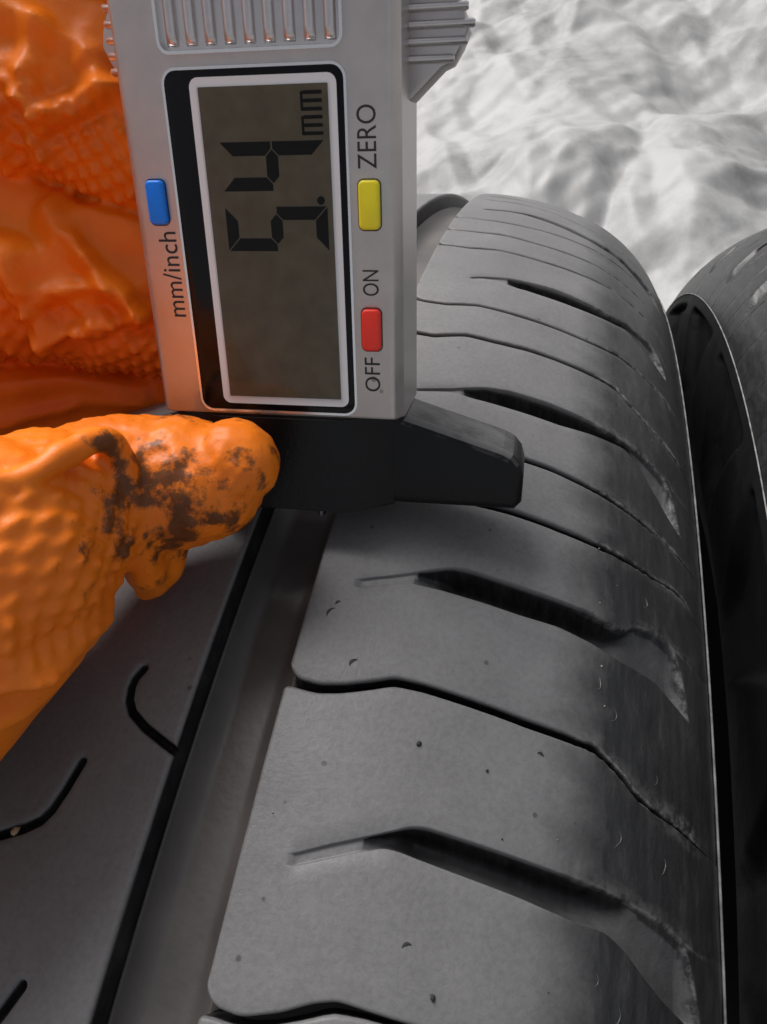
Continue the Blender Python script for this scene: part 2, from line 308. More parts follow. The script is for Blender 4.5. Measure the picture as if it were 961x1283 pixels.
def make_tyre(hub, label, scale=1.0, detailed=True, lean=0.0):
    root = empty('tyre', (hub[0]*MM, hub[1]*MM, 0))
    root.rotation_euler = (0, lean, -lean*.43)
    tag(root, label, 'tyre', 'used tyres standing side by side')
    def put(name, me, m, ang=0.0, parent=root):
        o = add(name, me, m, parent)
        o.location = (0, 0, hub[2]*MM) if parent is root else (0, 0, 0)
        o.rotation_euler = (ang, 0, 0); o.scale = (scale,)*3
        return o
    # casing: groove floors and the base under the blocks
    ww = np.r_[np.arange(WC, -12, 1.5), np.arange(-11.5, 1.5, .25), np.arange(2, WEND, 1.5), [WEND]]; cd = casing_depth(ww)
    e_ = np.minimum(np.abs(ww+10.37), np.abs(ww)); cd = cd-np.where((ww > -10.4) & (ww < .05), 2.4*np.clip(1-e_/3.2, 0, 1)**2, 0)
    fl = P3(ww, 0*ww, -cd)[:, [0, 2]]
    prof = np.r_[np.stack([-fl[::-1, 0], fl[::-1, 1]], 1)[:-1], fl]
    V, F = lathe(prof, angles(-40, 14, .5))
    put('casing', mesh_np('casing', V, F), M_CAS)
    for sg in (1, -1):
        sp = side_profile()
        def disp(x, r, A, sg=sg):
            # moulded leaf-shaped pockets just below the shoulder
            s = A[:, None]*R; pitch = 2*math.pi*R/30
            t = ((s+(r-REND)*.45)/pitch) % 1.0; h = (REND-3.0-r)/30.0
            inside = np.clip(np.minimum((t-.10)/.07, (.90-t-.45*np.clip(h, 0, 1))/.07), 0, 1)*np.clip(np.minimum(h/.08, (1-h)/.12), 0, 1)
            m = (x > XEND-2)
            return x-3.4*smooth(0, 1, inside)*m, r
        pocket = not detailed and sg < 0
        V, F = lathe(sp, angles(-45, 12, .18, 1.6) if pocket else angles(-45, 12, 1.0, 2.0), disp if pocket else None, sign=sg)
        side = put('sidewall', mesh_np('sidewall', V, F), M_SIDE)
        a = np.radians(np.arange(0, 360, 1.0)); c = np.array([(math.cos(t)*.17, math.sin(t)*.17) for t in np.radians(np.arange(0, 361, 60))])
        Vr, Fr = lathe(np.array([XEND+.25, REND])+c, a, sign=sg)
        ml = add('mould_line', mesh_np('mould_line', Vr, Fr), M_LINE, side)
    # centre ribs
    for sg in (1, -1):
        if detailed and sg > 0:
            wr = np.r_[[-33.2, -33.2, -33.2], -33.2+.45*(1-np.cos(np.radians([30, 60, 90]))), np.r_[np.arange(-32.4, -29, .5), np.arange(-29, -10.9, .1)], -10.37-.45*(1-np.cos(np.radians([90, 60, 30]))), [-10.37, -10.37, -10.37]]
            bev = np.r_[[-7, -1.0, -.45], -.45+.45*np.sin(np.radians([30, 60, 90])), np.zeros(len(np.r_[np.arange(-32.4, -29, .5), np.arange(-29, -10.9, .1)])), -.45+.45*np.sin(np.radians([90, 60, 30])), [-.45, -1.0, -7]]
            Ad = np.r_[np.arange(-180, 0, 2.0), np.arange(0, 50, .1), np.arange(50, 2042-180, 8.0)]
        else:
            wr = np.r_[-33.2, -33.2, -32.8, np.linspace(-32, -11.2, 12), -10.8, -10.37, -10.37]; bev = np.r_[-7, -.4, 0, np.zeros(12), 0, -.4, -7]
            Ad = np.arange(0, 2042, 8.0)
        S, Wg = np.meshgrid(Ad, wr, indexing='ij'); D = np.broadcast_to(bev, S.shape).copy()
        cut = np.zeros_like(D)
        def carve(pts, wid, dep, S=S, Wg=Wg):
            pts = np.array(pts, float); dm = np.full(S.shape, 99.)
            for (a, b), (a2, b2) in zip(pts[:-1], pts[1:]):
                dx, dy = a2-a, b2-b; t = np.clip(((Wg-a)*dx+(S-b)*dy)/(dx*dx+dy*dy), 0, 1); dm = np.minimum(dm, np.hypot(Wg-a-t*dx, S-b-t*dy))
            return -dep*(1-smooth(wid*.2, wid*.85, dm))-.1*(1-smooth(wid*.7, wid*1.5, dm))
        if detailed and sg > 0:
            cut = cut+carve([(-17.6, 5.5), (-18.2, 6.8), (-18.25, 8.0), (-17.9, 9.5), (-17.0, 10.8), (-14.9, 12.2), (-11.9, 13.6), (-9.6, 14.6)], .8, 1.5)
            cut = cut+carve([(-20.7, 17.0), (-21.4, 20.2), (-22.1, 22.4), (-22.9, 23.6), (-24.4, 24.6), (-28, 26.2)], .8, 1.5)
            cut = cut+carve([(-18.4, 38.2), (-19.6, 40.8), (-21, 43.5), (-23, 45.3), (-28, 48)], .8, 1.5)
        q = np.stack([Wg.ravel()*.12, S.ravel()*.12, 0*S.ravel()], 1)
        D = np.minimum(D, cut)+(fbm(q, 2)*.1).reshape(D.shape)*(D > -.6)
        V = P3(Wg.ravel(), S.ravel(), D.ravel(), sg)
        put('rib', mesh_np('rib', V, grid_faces(*S.shape, wrap_r=True, flip=(sg < 0)), dict(fresh_shade=1.7*smooth(.3, .9, -D).ravel())), M_RUB)
    # shoulder blocks, each between two cross cuts
    npitch = 54; pit = 2*math.pi*R/npitch
    k0 = curve([(a, b) for a, b in SHAPE_L]); k1 = curve([(a, b-11) for a, b in SHAPE_S]); k2 = curve([(a, b-pit) for a, b in SHAPE_L])
    nh = curve([(a, b-26.5) for a, b in NOTCH_GEN_HI]); nl = curve([(a, b-26.5) for a, b in NOTCH_GEN_LO])
    for sg in (1, -1):
        plain = shoulder_block(k1, k0, None, step=1.0, sign=sg, seed=20, base=0 if detailed else .8); notched = shoulder_block(k2, k1, (nh, nl, 5.2, 54.5), step=1.0 if sg > 0 or detailed else .6, sign=sg, seed=21, base=0 if detailed else .8)
        if detailed and sg > 0:
            seq = [('A', 'C', 'B', .55, .55), ('C', 'E', 'D', .55, .55), ('E', 'E2', None, .5, .5), ('E2', 'G', 'F', .5, .5), ('G', 'H', None, .4, .5), ('H', 'J', 'I', .35, .4), ('J', 'K', None, .3, .35), ('K', 'L', None, .3, .3), ('L', 'M', 'N', .3, .3), ('M', 'O', None, .3, .3)]
            for i, (nr_, fr_, no, gf, gn) in enumerate(seq):
                cl = lambda k: 47.0 if k in ('E2', 'H', 'J', 'K', 'L') else 57.5
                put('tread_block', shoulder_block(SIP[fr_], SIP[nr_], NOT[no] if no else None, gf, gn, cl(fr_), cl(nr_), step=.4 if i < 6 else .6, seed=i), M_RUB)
            # A at s=36.6 .. O at -163 : fill the rest of the turn
            n = int(round((2*math.pi*R-36.6-163)/pit)); p2 = (2*math.pi*R-36.6-163)/n
            for k in range(n):
                for me in (plain, notched): put('tread_block', me, M_RUB, (-163-k*p2)/R)
        else:
            for k in range(npitch):
                for me in (plain, notched): put('tread_block', me, M_RUB, (k*pit+9.0*(sg > 0))/R)
    return root
HUB1 = (XC, 0, R)
tyre1 = make_tyre(HUB1, 'near used car tyre with worn grey tread under the gauge')
S2 = 0.976
tyre2 = make_tyre((143.3-.023*R*S2, 17.0, R*S2), 'neighbouring black tyre whose shoulder and sidewall pockets show beside the measured tyre', S2, detailed=False, lean=.023)

# vent marks and grit on the near tyre
def vent(w, s, r):
    bm = bmesh.new(); ring = []
    n, m = 20, 6
    for i in range(n):
        a = 2*math.pi*i/n; rr = r*(1+.12*math.sin(3*a+w))
        rw = [P3(w+math.cos(a)*(rr+.09*math.cos(b)), s+math.sin(a)*(rr*1.25+.09*math.cos(b)), -.06+.17*math.sin(b)*max(0, math.cos(a-.3))) for b in np.linspace(0, 2*math.pi, m, endpoint=False)]
        ring.append([bm.verts.new(Vector(v)*MM) for v in rw])
    for i in range(n):
        for j in range(m): bm.faces.new((ring[i][j], ring[(i+1) % n][j], ring[(i+1) % n][(j+1) % m], ring[i][(j+1) % m]))
    o = add('vent_mark', bm_mesh('vent_mark', bm, True), M_VENT, tyre1); o.location = (0, 0, HUB1[2]*MM)
for w_, s_, r_ in ((39.6, 13.2, 1.0), (45.5, 4.8, .8), (38.6, -1.2, 1.0), (47, 14.5, .8), (40, 30.5, 1.0), (44, -20, .8), (36.5, -4.5, .8), (46.0, -56.5, .8), (37.5, 27.5, .7)): vent(w_, s_, r_)
def grit(w, s, r, m):
    bm = bmesh.new(); bmesh.ops.create_icosphere(bm, subdivisions=1, radius=r*MM)
    for v in bm.verts: v.co *= 1+random.uniform(-.4, .4)
    o = add('grit', bm_mesh('grit', bm, True), m, tyre1); p = P3(w, s, .05)*MM; o.location = (p[0], p[1], p[2]+HUB1[2]*MM); o.rotation_euler = (random.random()*3,)*3
M_GRIT = simple('grit_stone', (.30, .27, .23), .8); M_GRITD = simple('grit_dark', (.015, .014, .013), .7)
for k in range(18):
    grit(random.uniform(2, 40), random.uniform(-60, 34), random.uniform(.05, .14), M_GRIT if random.random() < .55 else M_GRITD)
for w_, s_, r_ in ((16.2, 8.9, .28), (21.2, 32.0, .34), (24, 10, .2)): grit(w_, s_, r_, M_GRITD)
grit(-25.2, 25.1, .5, simple('tan_grit', (.34, .25, .15), .8))
def nick(w, s, ln, ang):
    bm = bmesh.new(); n = 8; A = []
    for i in range(n+1):
        t = i/n-.5; c, s_ = math.cos(ang+t*.9), math.sin(ang+t*.9); wd = .17*math.cos(t*math.pi)+.02
        A.append([bm.verts.new(Vector(P3(w+t*ln*c+q*wd*-s_, s+t*ln*s_+q*wd*c, dd))*MM) for q, dd in ((-1, .02), (0, .1), (1, .02))])
    for a, b in zip(A[:-1], A[1:]):
        for j in range(2): bm.faces.new((a[j], a[j+1], b[j+1], b[j]))
    o = add('nick', bm_mesh('nick', bm, True), M_GRITD, tyre1); o.location = (0, 0, HUB1[2]*MM)
for a_ in ((7.0, 1.0, 1.3, -.9), (2.9, -4.9, 1.6, -1.0), (3.6, -6.2, .9, -.8), (30, 6.5, .9, .3), (18, 28, 1.1, -.4)): nick(*a_)

# ------------------------------------------------------------------ ground and tarp
M_GROUND = simple('concrete', (.30, .29, .28), .9, bump=.3, bscale=60, var=.3, vscale=9)
gm = mesh_np('ground', [(-30000, -30000, -30), (30000, -30000, -30), (30000, 30000, -30), (-30000, 30000, -30)], [(0, 1, 2, 3)], smooth_=False)
tag(add('ground', gm, M_GROUND), kind='structure')
def tarp():
    xs = np.r_[np.arange(-2600, -500, 25), np.arange(-500, 1500, 6.2), np.arange(1500, 2900, 25)]
    ys = np.r_[np.arange(-1800, 350, 30), np.arange(350, 2900, 6.2), np.arange(2900, 4300, 25)]
    Y, X = np.meshgrid(ys, xs, indexing='ij'); x = X.ravel()/1000; y = Y.ravel()/1000; z0 = 0*x
    q = np.stack([x*1.3+y*.5, y*1.5-x*.4, z0], 1); warp = np.stack([fbm(q*1.4+3, 2), fbm(q*1.4+9, 2), z0], 1)
    # crumpled film: flat facets meeting in sharp folds, at several sizes
    def facets(px, py, k):
        u = px+py*.57735; v = py*1.1547; iu = np.floor(u).astype(int); iv = np.floor(v).astype(int); fu = u-iu; fv = v-iv
        hh = lambda a, b: _hv[_perm[_perm[(a+k*31) & 255]+((b+k*17) & 255)]]
        up = fu+fv > 1
        return np.where(up, hh(iu+1, iv+1)*(fu+fv-1)+hh(iu+1, iv)*(1-fv)+hh(iu, iv+1)*(1-fu), hh(iu, iv)*(1-fu-fv)+hh(iu+1, iv)*fu+hh(iu, iv+1)*fv)
    h = .05*fbm(q*1.0+5, 2)
    for k, (size, am, rot) in enumerate(((.42, .11, .35), (.23, .075, 1.2), (.125, .042, 2.3), (.068, .020, .8), (.036, .0065, 1.9), (.020, .0010, .2))):
        c_, s_ = math.cos(rot), math.sin(rot); wx = x+warp[:, 0]*.08+perlin(np.stack([x*5, y*5, z0+k], 1))*.03; wy = y+warp[:, 1]*.08+perlin(np.stack([x*5, y*5, z0+k+40], 1))*.03
        h += am*(facets((wx*c_-wy*s_)/size*.9, (wx*s_+wy*c_)/size*1.1, k)-.5)
    near = smooth(.40, .75, y)                       # lies flat under the tyres
    z = .002+(h-np.percentile(h, 2)).clip(0.0)*near
    V = np.stack([X.ravel(), Y.ravel(), z*1000], 1)
    me = mesh_np('tarp', V, grid_faces(len(ys), len(xs)), smooth_=True)
    m, nt, b = mat('tarp_plastic'); L = nt.links.new; tc = N(nt, 'ShaderNodeTexCoord')
    n1 = N(nt, 'ShaderNodeTexNoise', Scale=5.0, Detail=9.0, Roughness=.72, Distortion=.25); L(tc.outputs['Object'], n1.inputs['Vector'])
    r1 = ramp(nt, n1.outputs[0], [(.34, (.19, .187, .184)), (.46, (.29, .286, .282)), (.57, (.36, .355, .35))]); L(r1.outputs[0], b.inputs['Base Color'])
    b.inputs['Roughness'].default_value = .55
    n2 = N(nt, 'ShaderNodeTexNoise', Scale=26.0, Detail=6.0, Distortion=.8); L(tc.outputs['Object'], n2.inputs['Vector'])
    bp = N(nt, 'ShaderNodeBump', Strength=.2, Distance=.004); L(n2.outputs[0], bp.inputs['Height']); L(bp.outputs[0], b.inputs['Normal'])
    tag(add('tarp', me, m), 'crumpled white plastic tarp spread on the ground behind the tyres', 'tarp')
tarp()

# ------------------------------------------------------------------ tread depth gauge
GM = np.array([[0.99791, -0.06068, 0.02236], [0.0421, 0.87199, 0.48771], [-0.04909, -0.48575, 0.87272]])
GO = np.array([-4.767, 25.565, 323.993+R])
gauge = empty('tread_depth_gauge'); gauge.matrix_world = Matrix(((*GM[0], GO[0]*MM), (*GM[1], GO[1]*MM), (*GM[2], GO[2]*MM), (0, 0, 0, 1)))
tag(gauge, 'silver digital tread depth gauge with black foot, display reading 5.4 mm', 'gauge')
ZB, YF = 12.28, -12.0
def m_silver():
    m = simple('silver_paint', (.53, .495, .485), .34, metal=.72, bump=.04, bscale=2600, var=.10, vscale=260)
    nt = m.node_tree; b = nt.nodes['Principled BSDF']; L = nt.links.new; tc = N(nt, 'ShaderNodeTexCoord')
    v = N(nt, 'ShaderNodeTexVoronoi', Scale=330.0); L(tc.outputs['Object'], v.inputs['Vector'])
    n = N(nt, 'ShaderNodeTexNoise', Scale=90.0, Detail=3.0); L(tc.outputs['Object'], n.inputs['Vector'])
    a = N(nt, 'ShaderNodeMath', operation='ADD'); L(v.outputs['Distance'], a.inputs[0]); L(n.outputs[0], a.inputs[1])
    k = ramp(nt, a.outputs[0], [(.50, (1, 1, 1)), (.54, (0, 0, 0))])          # chips in the paint
    src = b.inputs['Base Color'].links[0].from_socket
    mx = N(nt, 'ShaderNodeMix', data_type='RGBA'); L(k.outputs[0], mx.inputs[0]); L(src, mx.inputs[6]); mx.inputs[7].default_value = (.30, .26, .24, 1); L(mx.outputs[2], b.inputs['Base Color'])
    return m
M_SILV = m_silver()
def sky_sheen_top(m, col, lo, hi):
    """sky reflection painted as pale colour on faces that look up"""
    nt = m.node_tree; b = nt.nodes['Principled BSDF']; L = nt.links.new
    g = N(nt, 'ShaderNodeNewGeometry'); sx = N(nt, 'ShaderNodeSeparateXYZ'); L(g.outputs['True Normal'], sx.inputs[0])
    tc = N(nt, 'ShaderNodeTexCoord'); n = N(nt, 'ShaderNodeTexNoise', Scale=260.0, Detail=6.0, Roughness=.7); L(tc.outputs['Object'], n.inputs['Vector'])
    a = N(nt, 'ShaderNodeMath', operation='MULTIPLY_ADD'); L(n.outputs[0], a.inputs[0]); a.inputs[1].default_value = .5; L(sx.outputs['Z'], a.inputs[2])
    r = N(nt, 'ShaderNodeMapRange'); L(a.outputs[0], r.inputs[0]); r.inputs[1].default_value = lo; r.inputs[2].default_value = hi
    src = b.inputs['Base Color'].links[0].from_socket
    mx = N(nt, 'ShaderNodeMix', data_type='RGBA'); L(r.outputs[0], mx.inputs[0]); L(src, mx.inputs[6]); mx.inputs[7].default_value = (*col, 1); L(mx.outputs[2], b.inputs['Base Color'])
M_RIM = simple('bright_rim', (.85, .84, .84), .25, metal=.9)
M_GRIP = simple('grip_metal', (.60, .57, .57), .30, metal=.8, var=.1, vscale=300)
M_STEEL = simple('dull_steel', (.25, .25, .26), .4, metal=.9)
M_BLK = simple('black_gloss', (.004, .004, .005), .16, spec=.22, var=.2, vscale=200)
M_FOOT = simple('black_plastic', (.006, .0063, .0075), .38, spec=.25, bump=.25, bscale=1800, var=.3, vscale=200)
sky_sheen_top(M_FOOT, (.15, .147, .145), .90, 1.12)  # pale sky sheen painted onto the foot's upper faces
M_WHITE = simple('white_print', (.78, .78, .80), .4)
M_SEG = simple('lcd_segment', (.004, .003, .0025), .4, spec=.1)
M_INK = simple('ink', (.02, .017, .018), .6)
def m_lcd():
    m, nt, b = mat('lcd_panel'); L = nt.links.new; tc = N(nt, 'ShaderNodeTexCoord')
    n = N(nt, 'ShaderNodeTexNoise', Scale=420.0, Detail=5.0); L(tc.outputs['Object'], n.inputs['Vector'])
    r = ramp(nt, n.outputs[0], [(.3, (.125, .098, .062)), (.7, (.170, .138, .090))]); L(r.outputs[0], b.inputs['Base Color'])
    b.inputs['Roughness'].default_value = .35; b.inputs['Specular IOR Level'].default_value = .15; return m
M_LCD = m_lcd()
def m_pane():
    m, nt, b = mat('clear_pane'); nt.nodes.remove(b); L = nt.links.new
    o = nt.nodes['Material Output']; t = N(nt, 'ShaderNodeBsdfTransparent'); g = N(nt, 'ShaderNodeBsdfGlossy', Roughness=.06)
    f = N(nt, 'ShaderNodeFresnel', IOR=1.2); mx = N(nt, 'ShaderNodeMixShader'); L(f.outputs[0], mx.inputs[0]); L(t.outputs[0], mx.inputs[1]); L(g.outputs[0], mx.inputs[2]); L(mx.outputs[0], o.inputs[0]); return m
M_PANE = m_pane()

def prism(poly, y0, y1, bev=0.0, seg=2, bev_back=False):
    """poly in (X,Z) mm, extruded from y0 (front) to y1"""
    bm = bmesh.new(); f = [bm.verts.new((x*MM, y0*MM, z*MM)) for x, z in poly]; b = [bm.verts.new((x*MM, y1*MM, z*MM)) for x, z in poly]
    bm.faces.new(f); bm.faces.new(b[::-1]); n = len(poly)
    for i in range(n): bm.faces.new((f[i], b[i], b[(i+1) % n], f[(i+1) % n]))
    bmesh.ops.recalc_face_normals(bm, faces=bm.faces[:])
    if bev:
        ed = [e for e in bm.edges if all(abs(v.co.y-y0*MM) < 1e-7 for v in e.verts)]
        if bev_back: ed += [e for e in bm.edges if all(abs(v.co.y-y1*MM) < 1e-7 for v in e.verts)]
        bmesh.ops.bevel(bm, geom=ed, offset=bev*MM, segments=seg, affect='EDGES', profile=.5)
    return bm
def rrect(x0, x1, z0, z1, r, n=5):
    pts = []
    for cx, cz, a0 in ((x1-r, z1-r, 0), (x0+r, z1-r, 90), (x0+r, z0+r, 180), (x1-r, z0+r, 270)):
        for k in range(n+1):
            a = math.radians(a0+90*k/n); pts.append((cx+r*math.cos(a), cz+r*math.sin(a)))
    return pts
def frame_ring(x0, x1, z0, z1, r, wid, y0, y1):
    o_ = rrect(x0, x1, z0, z1, r); i_ = rrect(x0+wid, x1-wid, z0+wid, z1-wid, max(.1, r-wid)); n = len(o_); bm = bmesh.new()
    A = [[bm.verts.new((x*MM, y*MM, z*MM)) for x, z in pl] for pl, y in ((o_, y1), (o_, y0), (i_, y0), (i_, y1))]
    for k in range(3):
        for j in range(n): bm.faces.new((A[k][j], A[k][(j+1) % n], A[k+1][(j+1) % n], A[k+1][j]))
    return bm
def part(name, bm, m, parent=gauge, ang=35): return add(name, bm_mesh(name, bm, angle=ang), m, parent)

# body: a chamfered housing, section in X-Y swept up
bm = bmesh.new(); TOP = 84.0
sec = [(-13.3, YF), (13.3, YF), (13.75, YF+.06), (14.05, YF+.28), (14.75, YF+1.5), (14.8, -.9), (14.2, -.3), (-14.2, -.3), (-14.9, -.9), (-14.9, YF+1.9), (-14.2, YF+.5), (-13.8, YF+.12)]
zs = [(ZB, 1.0, .35), (ZB+.12, 1.0, .12), (ZB+.4, 1.0, 0), (TOP-.5, 1, 0), (TOP, .99, .3)]
rings = [[bm.verts.new((x*sx*MM, (y+(ins if y < -6 else -ins))*MM, z*MM)) for x, y in sec] for z, sx, ins in zs]
for a, b in zip(rings[:-1], rings[1:]):
    for i in range(len(sec)): bm.faces.new((a[i], a[(i+1) % len(sec)], b[(i+1) % len(sec)], b[i]))
bm.faces.new(rings[0][::-1]); bm.faces.new(rings[-1])
body = part('body', bm, M_SILV, ang=28)
# back plate seen as a thin strip past the left side
part('back_plate', prism(rrect(-15.7, 14.4, ZB+2.2, ZB+14, .4), -3.2, -.5, .2), M_SILV, gauge)
# display
win = part('display_window', prism(rrect(-9.05, 9.4, ZB+.65, ZB+35.4, 1.3), YF-.14, YF+.2, .08), M_BLK)
add('window_rim', bm_mesh('window_rim', frame_ring(-9.3, 9.62, ZB+.42, ZB+35.65, 1.5, .26, YF-.20, YF+.1)), M_RIM, win)
FX0, FX1, FZ0, FZ1 = 1.115-7.53, 1.115+7.53, ZB+1.45, ZB+34.72
add('white_border', bm_mesh('white_border', frame_ring(FX0, FX1, FZ0, FZ1, .9, .86, YF-.19, YF-.10)), M_WHITE, win)
SX0, SX1, SZ0, SZ1 = FX0+.84, FX1-.84, FZ0+.84, FZ1-.84
add('screen', bm_mesh('screen', prism(rrect(SX0, SX1, SZ0, SZ1, .2), YF-.155, YF-.05)), M_LCD, win)
def seg_poly(pts, name='display_segment'):
    add(name, bm_mesh(name, prism(pts, YF-.175, YF-.15)), M_SEG, win)
def seven(z0, z1, xt, xb, segs, t=1.3, g=.08):
    """digit lying on its side: reading direction +Z, top of the digit towards -X"""
    h = xb-xt; w_ = z1-z0; xm = xt+h/2; ht = t/2
    def tr(u, v): return (xb-v, z0+u)             # u along reading direction, v up the digit
    T = h; mid = h/2
    S = dict(a=[(g, T), (w_-g, T), (w_-t-g, T-t), (t+g, T-t)], d=[(g, 0), (w_-g, 0), (w_-t-g, t), (t+g, t)],
             f=[(0, T-g), (0, mid+g), (ht, mid+g), (t, mid+ht+g), (t, T-t-g)], e=[(0, g), (0, mid-g), (ht, mid-g), (t, mid-ht-g), (t, t+g)],
             b=[(w_, T-g), (w_, mid+g), (w_-ht, mid+g), (w_-t, mid+ht+g), (w_-t, T-t-g)], c=[(w_, g), (w_, mid-g), (w_-ht, mid-g), (w_-t, mid-ht-g), (w_-t, t+g)],
             g=[(ht+g, mid), (t+g, mid+ht), (w_-t-g, mid+ht), (w_-ht-g, mid), (w_-t-g, mid-ht), (t+g, mid-ht)])
    for k in segs: seg_poly([tr(*p_) for p_ in S[k]])
seven(ZB+18.4, ZB+22.8, -3.9, 7.2, 'afgcd')
seven(ZB+24.3, ZB+28.9, -3.9, 7.2, 'fgbc')
seg_poly([(6.55+.42*math.cos(a), ZB+23.35+.42*math.sin(a)) for a in np.linspace(0, 2*math.pi, 12, endpoint=False)], 'decimal_point')
for z0 in (29.35, 31.5):                          # the two small letters m
    for dz in (0, .72, 1.44): seg_poly(rrect(5.2 if dz else 5.0, 7.15, ZB+z0+dz, ZB+z0+dz+.34, .08, 1), 'unit_letter_stroke')
    seg_poly(rrect(4.95, 5.22, ZB+z0, ZB+z0+1.72, .08, 1), 'unit_letter_stroke')
add('pane', bm_mesh('pane', prism(rrect(SX0-.1, SX1+.1, SZ0-.1, SZ1+.1, .2), YF-.26, YF-.2)), M_PANE, win)
# buttons
for nm, x0, x1, z0, z1, col in (('blue', -12.5, -10.45, 21.1, 25.5, (.0, .20, .88)), ('yellow', 10.5, 12.7, 20.5, 25.2, (.90, .76, .015)), ('red', 10.45, 12.55, 8.0, 12.5, (.88, .035, .018))):
    mb = simple(nm+'_plastic', col, .38, var=.06, vscale=400)
    o = part('button', prism(rrect(x0, x1, ZB+z0, ZB+z1, .55), YF-.62, YF+.1, .28, 3), mb, gauge, 50); o['label'] = nm+' push button'
    add('button_rim', bm_mesh('button_rim', frame_ring(x0-.14, x1+.14, ZB+z0-.14, ZB+z1+.14, .65, .12, YF-.03, YF+.1)), M_INK, o)
# printed words, reading up the gauge
def word(txt, xc, z0, z1, height, sx=None):
    cu = bpy.data.curves.new('word', 'FONT'); cu.body = txt; cu.size = 1.0; cu.resolution_u = 4
    ob = bpy.data.objects.new('tmp', cu); COL.objects.link(ob); dg = bpy.context.evaluated_depsgraph_get(); dg.update()
    me0 = ob.evaluated_get(dg).to_mesh(); co = np.array([v.co[:] for v in me0.vertices]); F = [list(p_.vertices) for p_ in me0.polygons]
    ob.evaluated_get(dg).to_mesh_clear(); bpy.data.objects.remove(ob); bpy.data.curves.remove(cu)
    lo, hi = co.min(0), co.max(0); u = (co[:, 0]-lo[0])/(hi[0]-lo[0]); v = (co[:, 1]-lo[1])/(hi[1]-lo[1])
    V = np.stack([xc+height/2-v*height, 0*u+YF-.035, ZB+z0+u*(z1-z0)], 1)
    o = add('lettering', mesh_np('lettering', V, F, smooth_=False), M_INK, body); o['label'] = 'printed word '+txt
word('ZERO', 11.45, 26.2, 31.9, 1.95); word('ON', 11.5, 13.85, 16.5, 1.75); word('OFF', 11.45, 3.35, 7.2, 1.75); word('mm/inch', -10.95, 11.3, 20.35, 2.1)
# thumb grip above the display
gp_ = part('grip_panel', prism(rrect(-8.95, 9.3, ZB+36.9, ZB+60, 1.0), YF-.06, YF+.2, .04), M_GRIP)
add('grip_rim', bm_mesh('grip_rim', frame_ring(-9.15, 9.5, ZB+36.7, ZB+60.2, 1.2, .3, YF-.5, YF+.1)), M_RIM, gp_)
for k in range(9):
    xk = -7.6+k*1.98; bm = bmesh.new(); rr = []
    zz = [37.35, 37.5, 37.9, 38.6, 59]
    sc_ = [.15, .55, .9, 1, 1]
    for z, s_ in zip(zz, sc_): rr.append([bm.verts.new(((xk+.60*math.cos(a))*MM, (YF-.02-.72*s_*math.sin(a))*MM, (ZB+z)*MM)) for a in np.linspace(0, math.pi, 11)])
    for a, b in zip(rr[:-1], rr[1:]):
        for j in range(10): bm.faces.new((a[j], a[j+1], b[j+1], b[j]))
    bm.faces.new(rr[0]); add('grip_ridge', bm_mesh('grip_ridge', bm, True), M_GRIP, gp_)
# sliding carriage behind the body, ribbed thumb pieces on both sides
poly = [(14.0, 44.0), (18.0, 47.6), (19.0, 48.0), (19.9, 49.4), (20.6, 50.9), (20.2, 52.4), (19.2, 54.5), (19.2, 64), (13, 66), (13, 44)]
sl = part('slider', prism(poly, -5.6, -1.2, .25), M_SILV)
poly2 = [(-x, z) for x, z in poly][::-1]
add('slider_wing', bm_mesh('slider_wing', prism([(x*.93, z) for x, z in poly2], -4.6, -1.2, .2), angle=35), M_SILV, sl)
for sg in (1, -1):
    for k, (z, xe) in enumerate(((48.35, 19.3), (49.85, 20.6), (51.3, 21.3), (52.75, 20.6), (54.2, 19.9), (55.6, 19.6), (57.0, 19.6), (58.4, 19.6))):
        xe = xe if sg > 0 else 17.9; bm = bmesh.new(); rr = []
        for x in (14.0, xe-.25, xe): rr.append([bm.verts.new((sg*x*MM, (-5.5-.75*math.sin(a)*(1 if x < xe else .6))*MM, (z+.42*math.cos(a)*(1 if x < xe else .7))*MM)) for a in np.linspace(-.3, math.pi+.3, 11)])
        for a, b in zip(rr[:-1], rr[1:]):
            for j in range(10): bm.faces.new((a[j], a[j+1], b[j+1], b[j]))
        bm.faces.new(rr[-1]); add('slider_ridge', bm_mesh('slider_ridge', bm, angle=50), M_GRIP if sg > 0 else M_RIM, sl)
# foot: bevelled wings with a forward boss in the middle
wing = [(-28.7, 1.2), (-27.9, .25), (27.9, .25), (28.7, 1.2), (28.75, 4.6), (28.3, 6.2), (27.4, 7.3), (26.2, 7.9), (14.6, 11.6), (14.2, 12.2), (-14.2, 12.2), (-14.6, 11.6), (-26.2, 7.9), (-27.4, 7.3), (-28.3, 6.2), (-28.75, 4.6)]
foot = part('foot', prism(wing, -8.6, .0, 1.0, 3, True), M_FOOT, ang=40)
bm = bmesh.new(); bs = [(-13.4, -8.5), (-7.8, -11.9), (7.8, -11.9), (13.4, -8.5), (13.2, -3), (-13.2, -3)]
lo_ = [bm.verts.new((x*MM, y*MM, (.05 if y < -9 else .2)*MM)) for x, y in bs]; hi_ = [bm.verts.new((x*MM, y*MM, 12.22*MM)) for x, y in bs]
bm.faces.new(lo_[::-1]); bm.faces.new(hi_)
for i in range(6): bm.faces.new((lo_[i], lo_[(i+1) % 6], hi_[(i+1) % 6], hi_[i]))
bmesh.ops.bevel(bm, geom=bm.edges[:], offset=.3*MM, segments=2, affect='EDGES')
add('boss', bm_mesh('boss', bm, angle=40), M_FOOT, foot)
bm = bmesh.new(); bmesh.ops.create_cone(bm, cap_ends=True, segments=20, radius1=.55*MM, radius2=.75*MM, depth=11*MM)
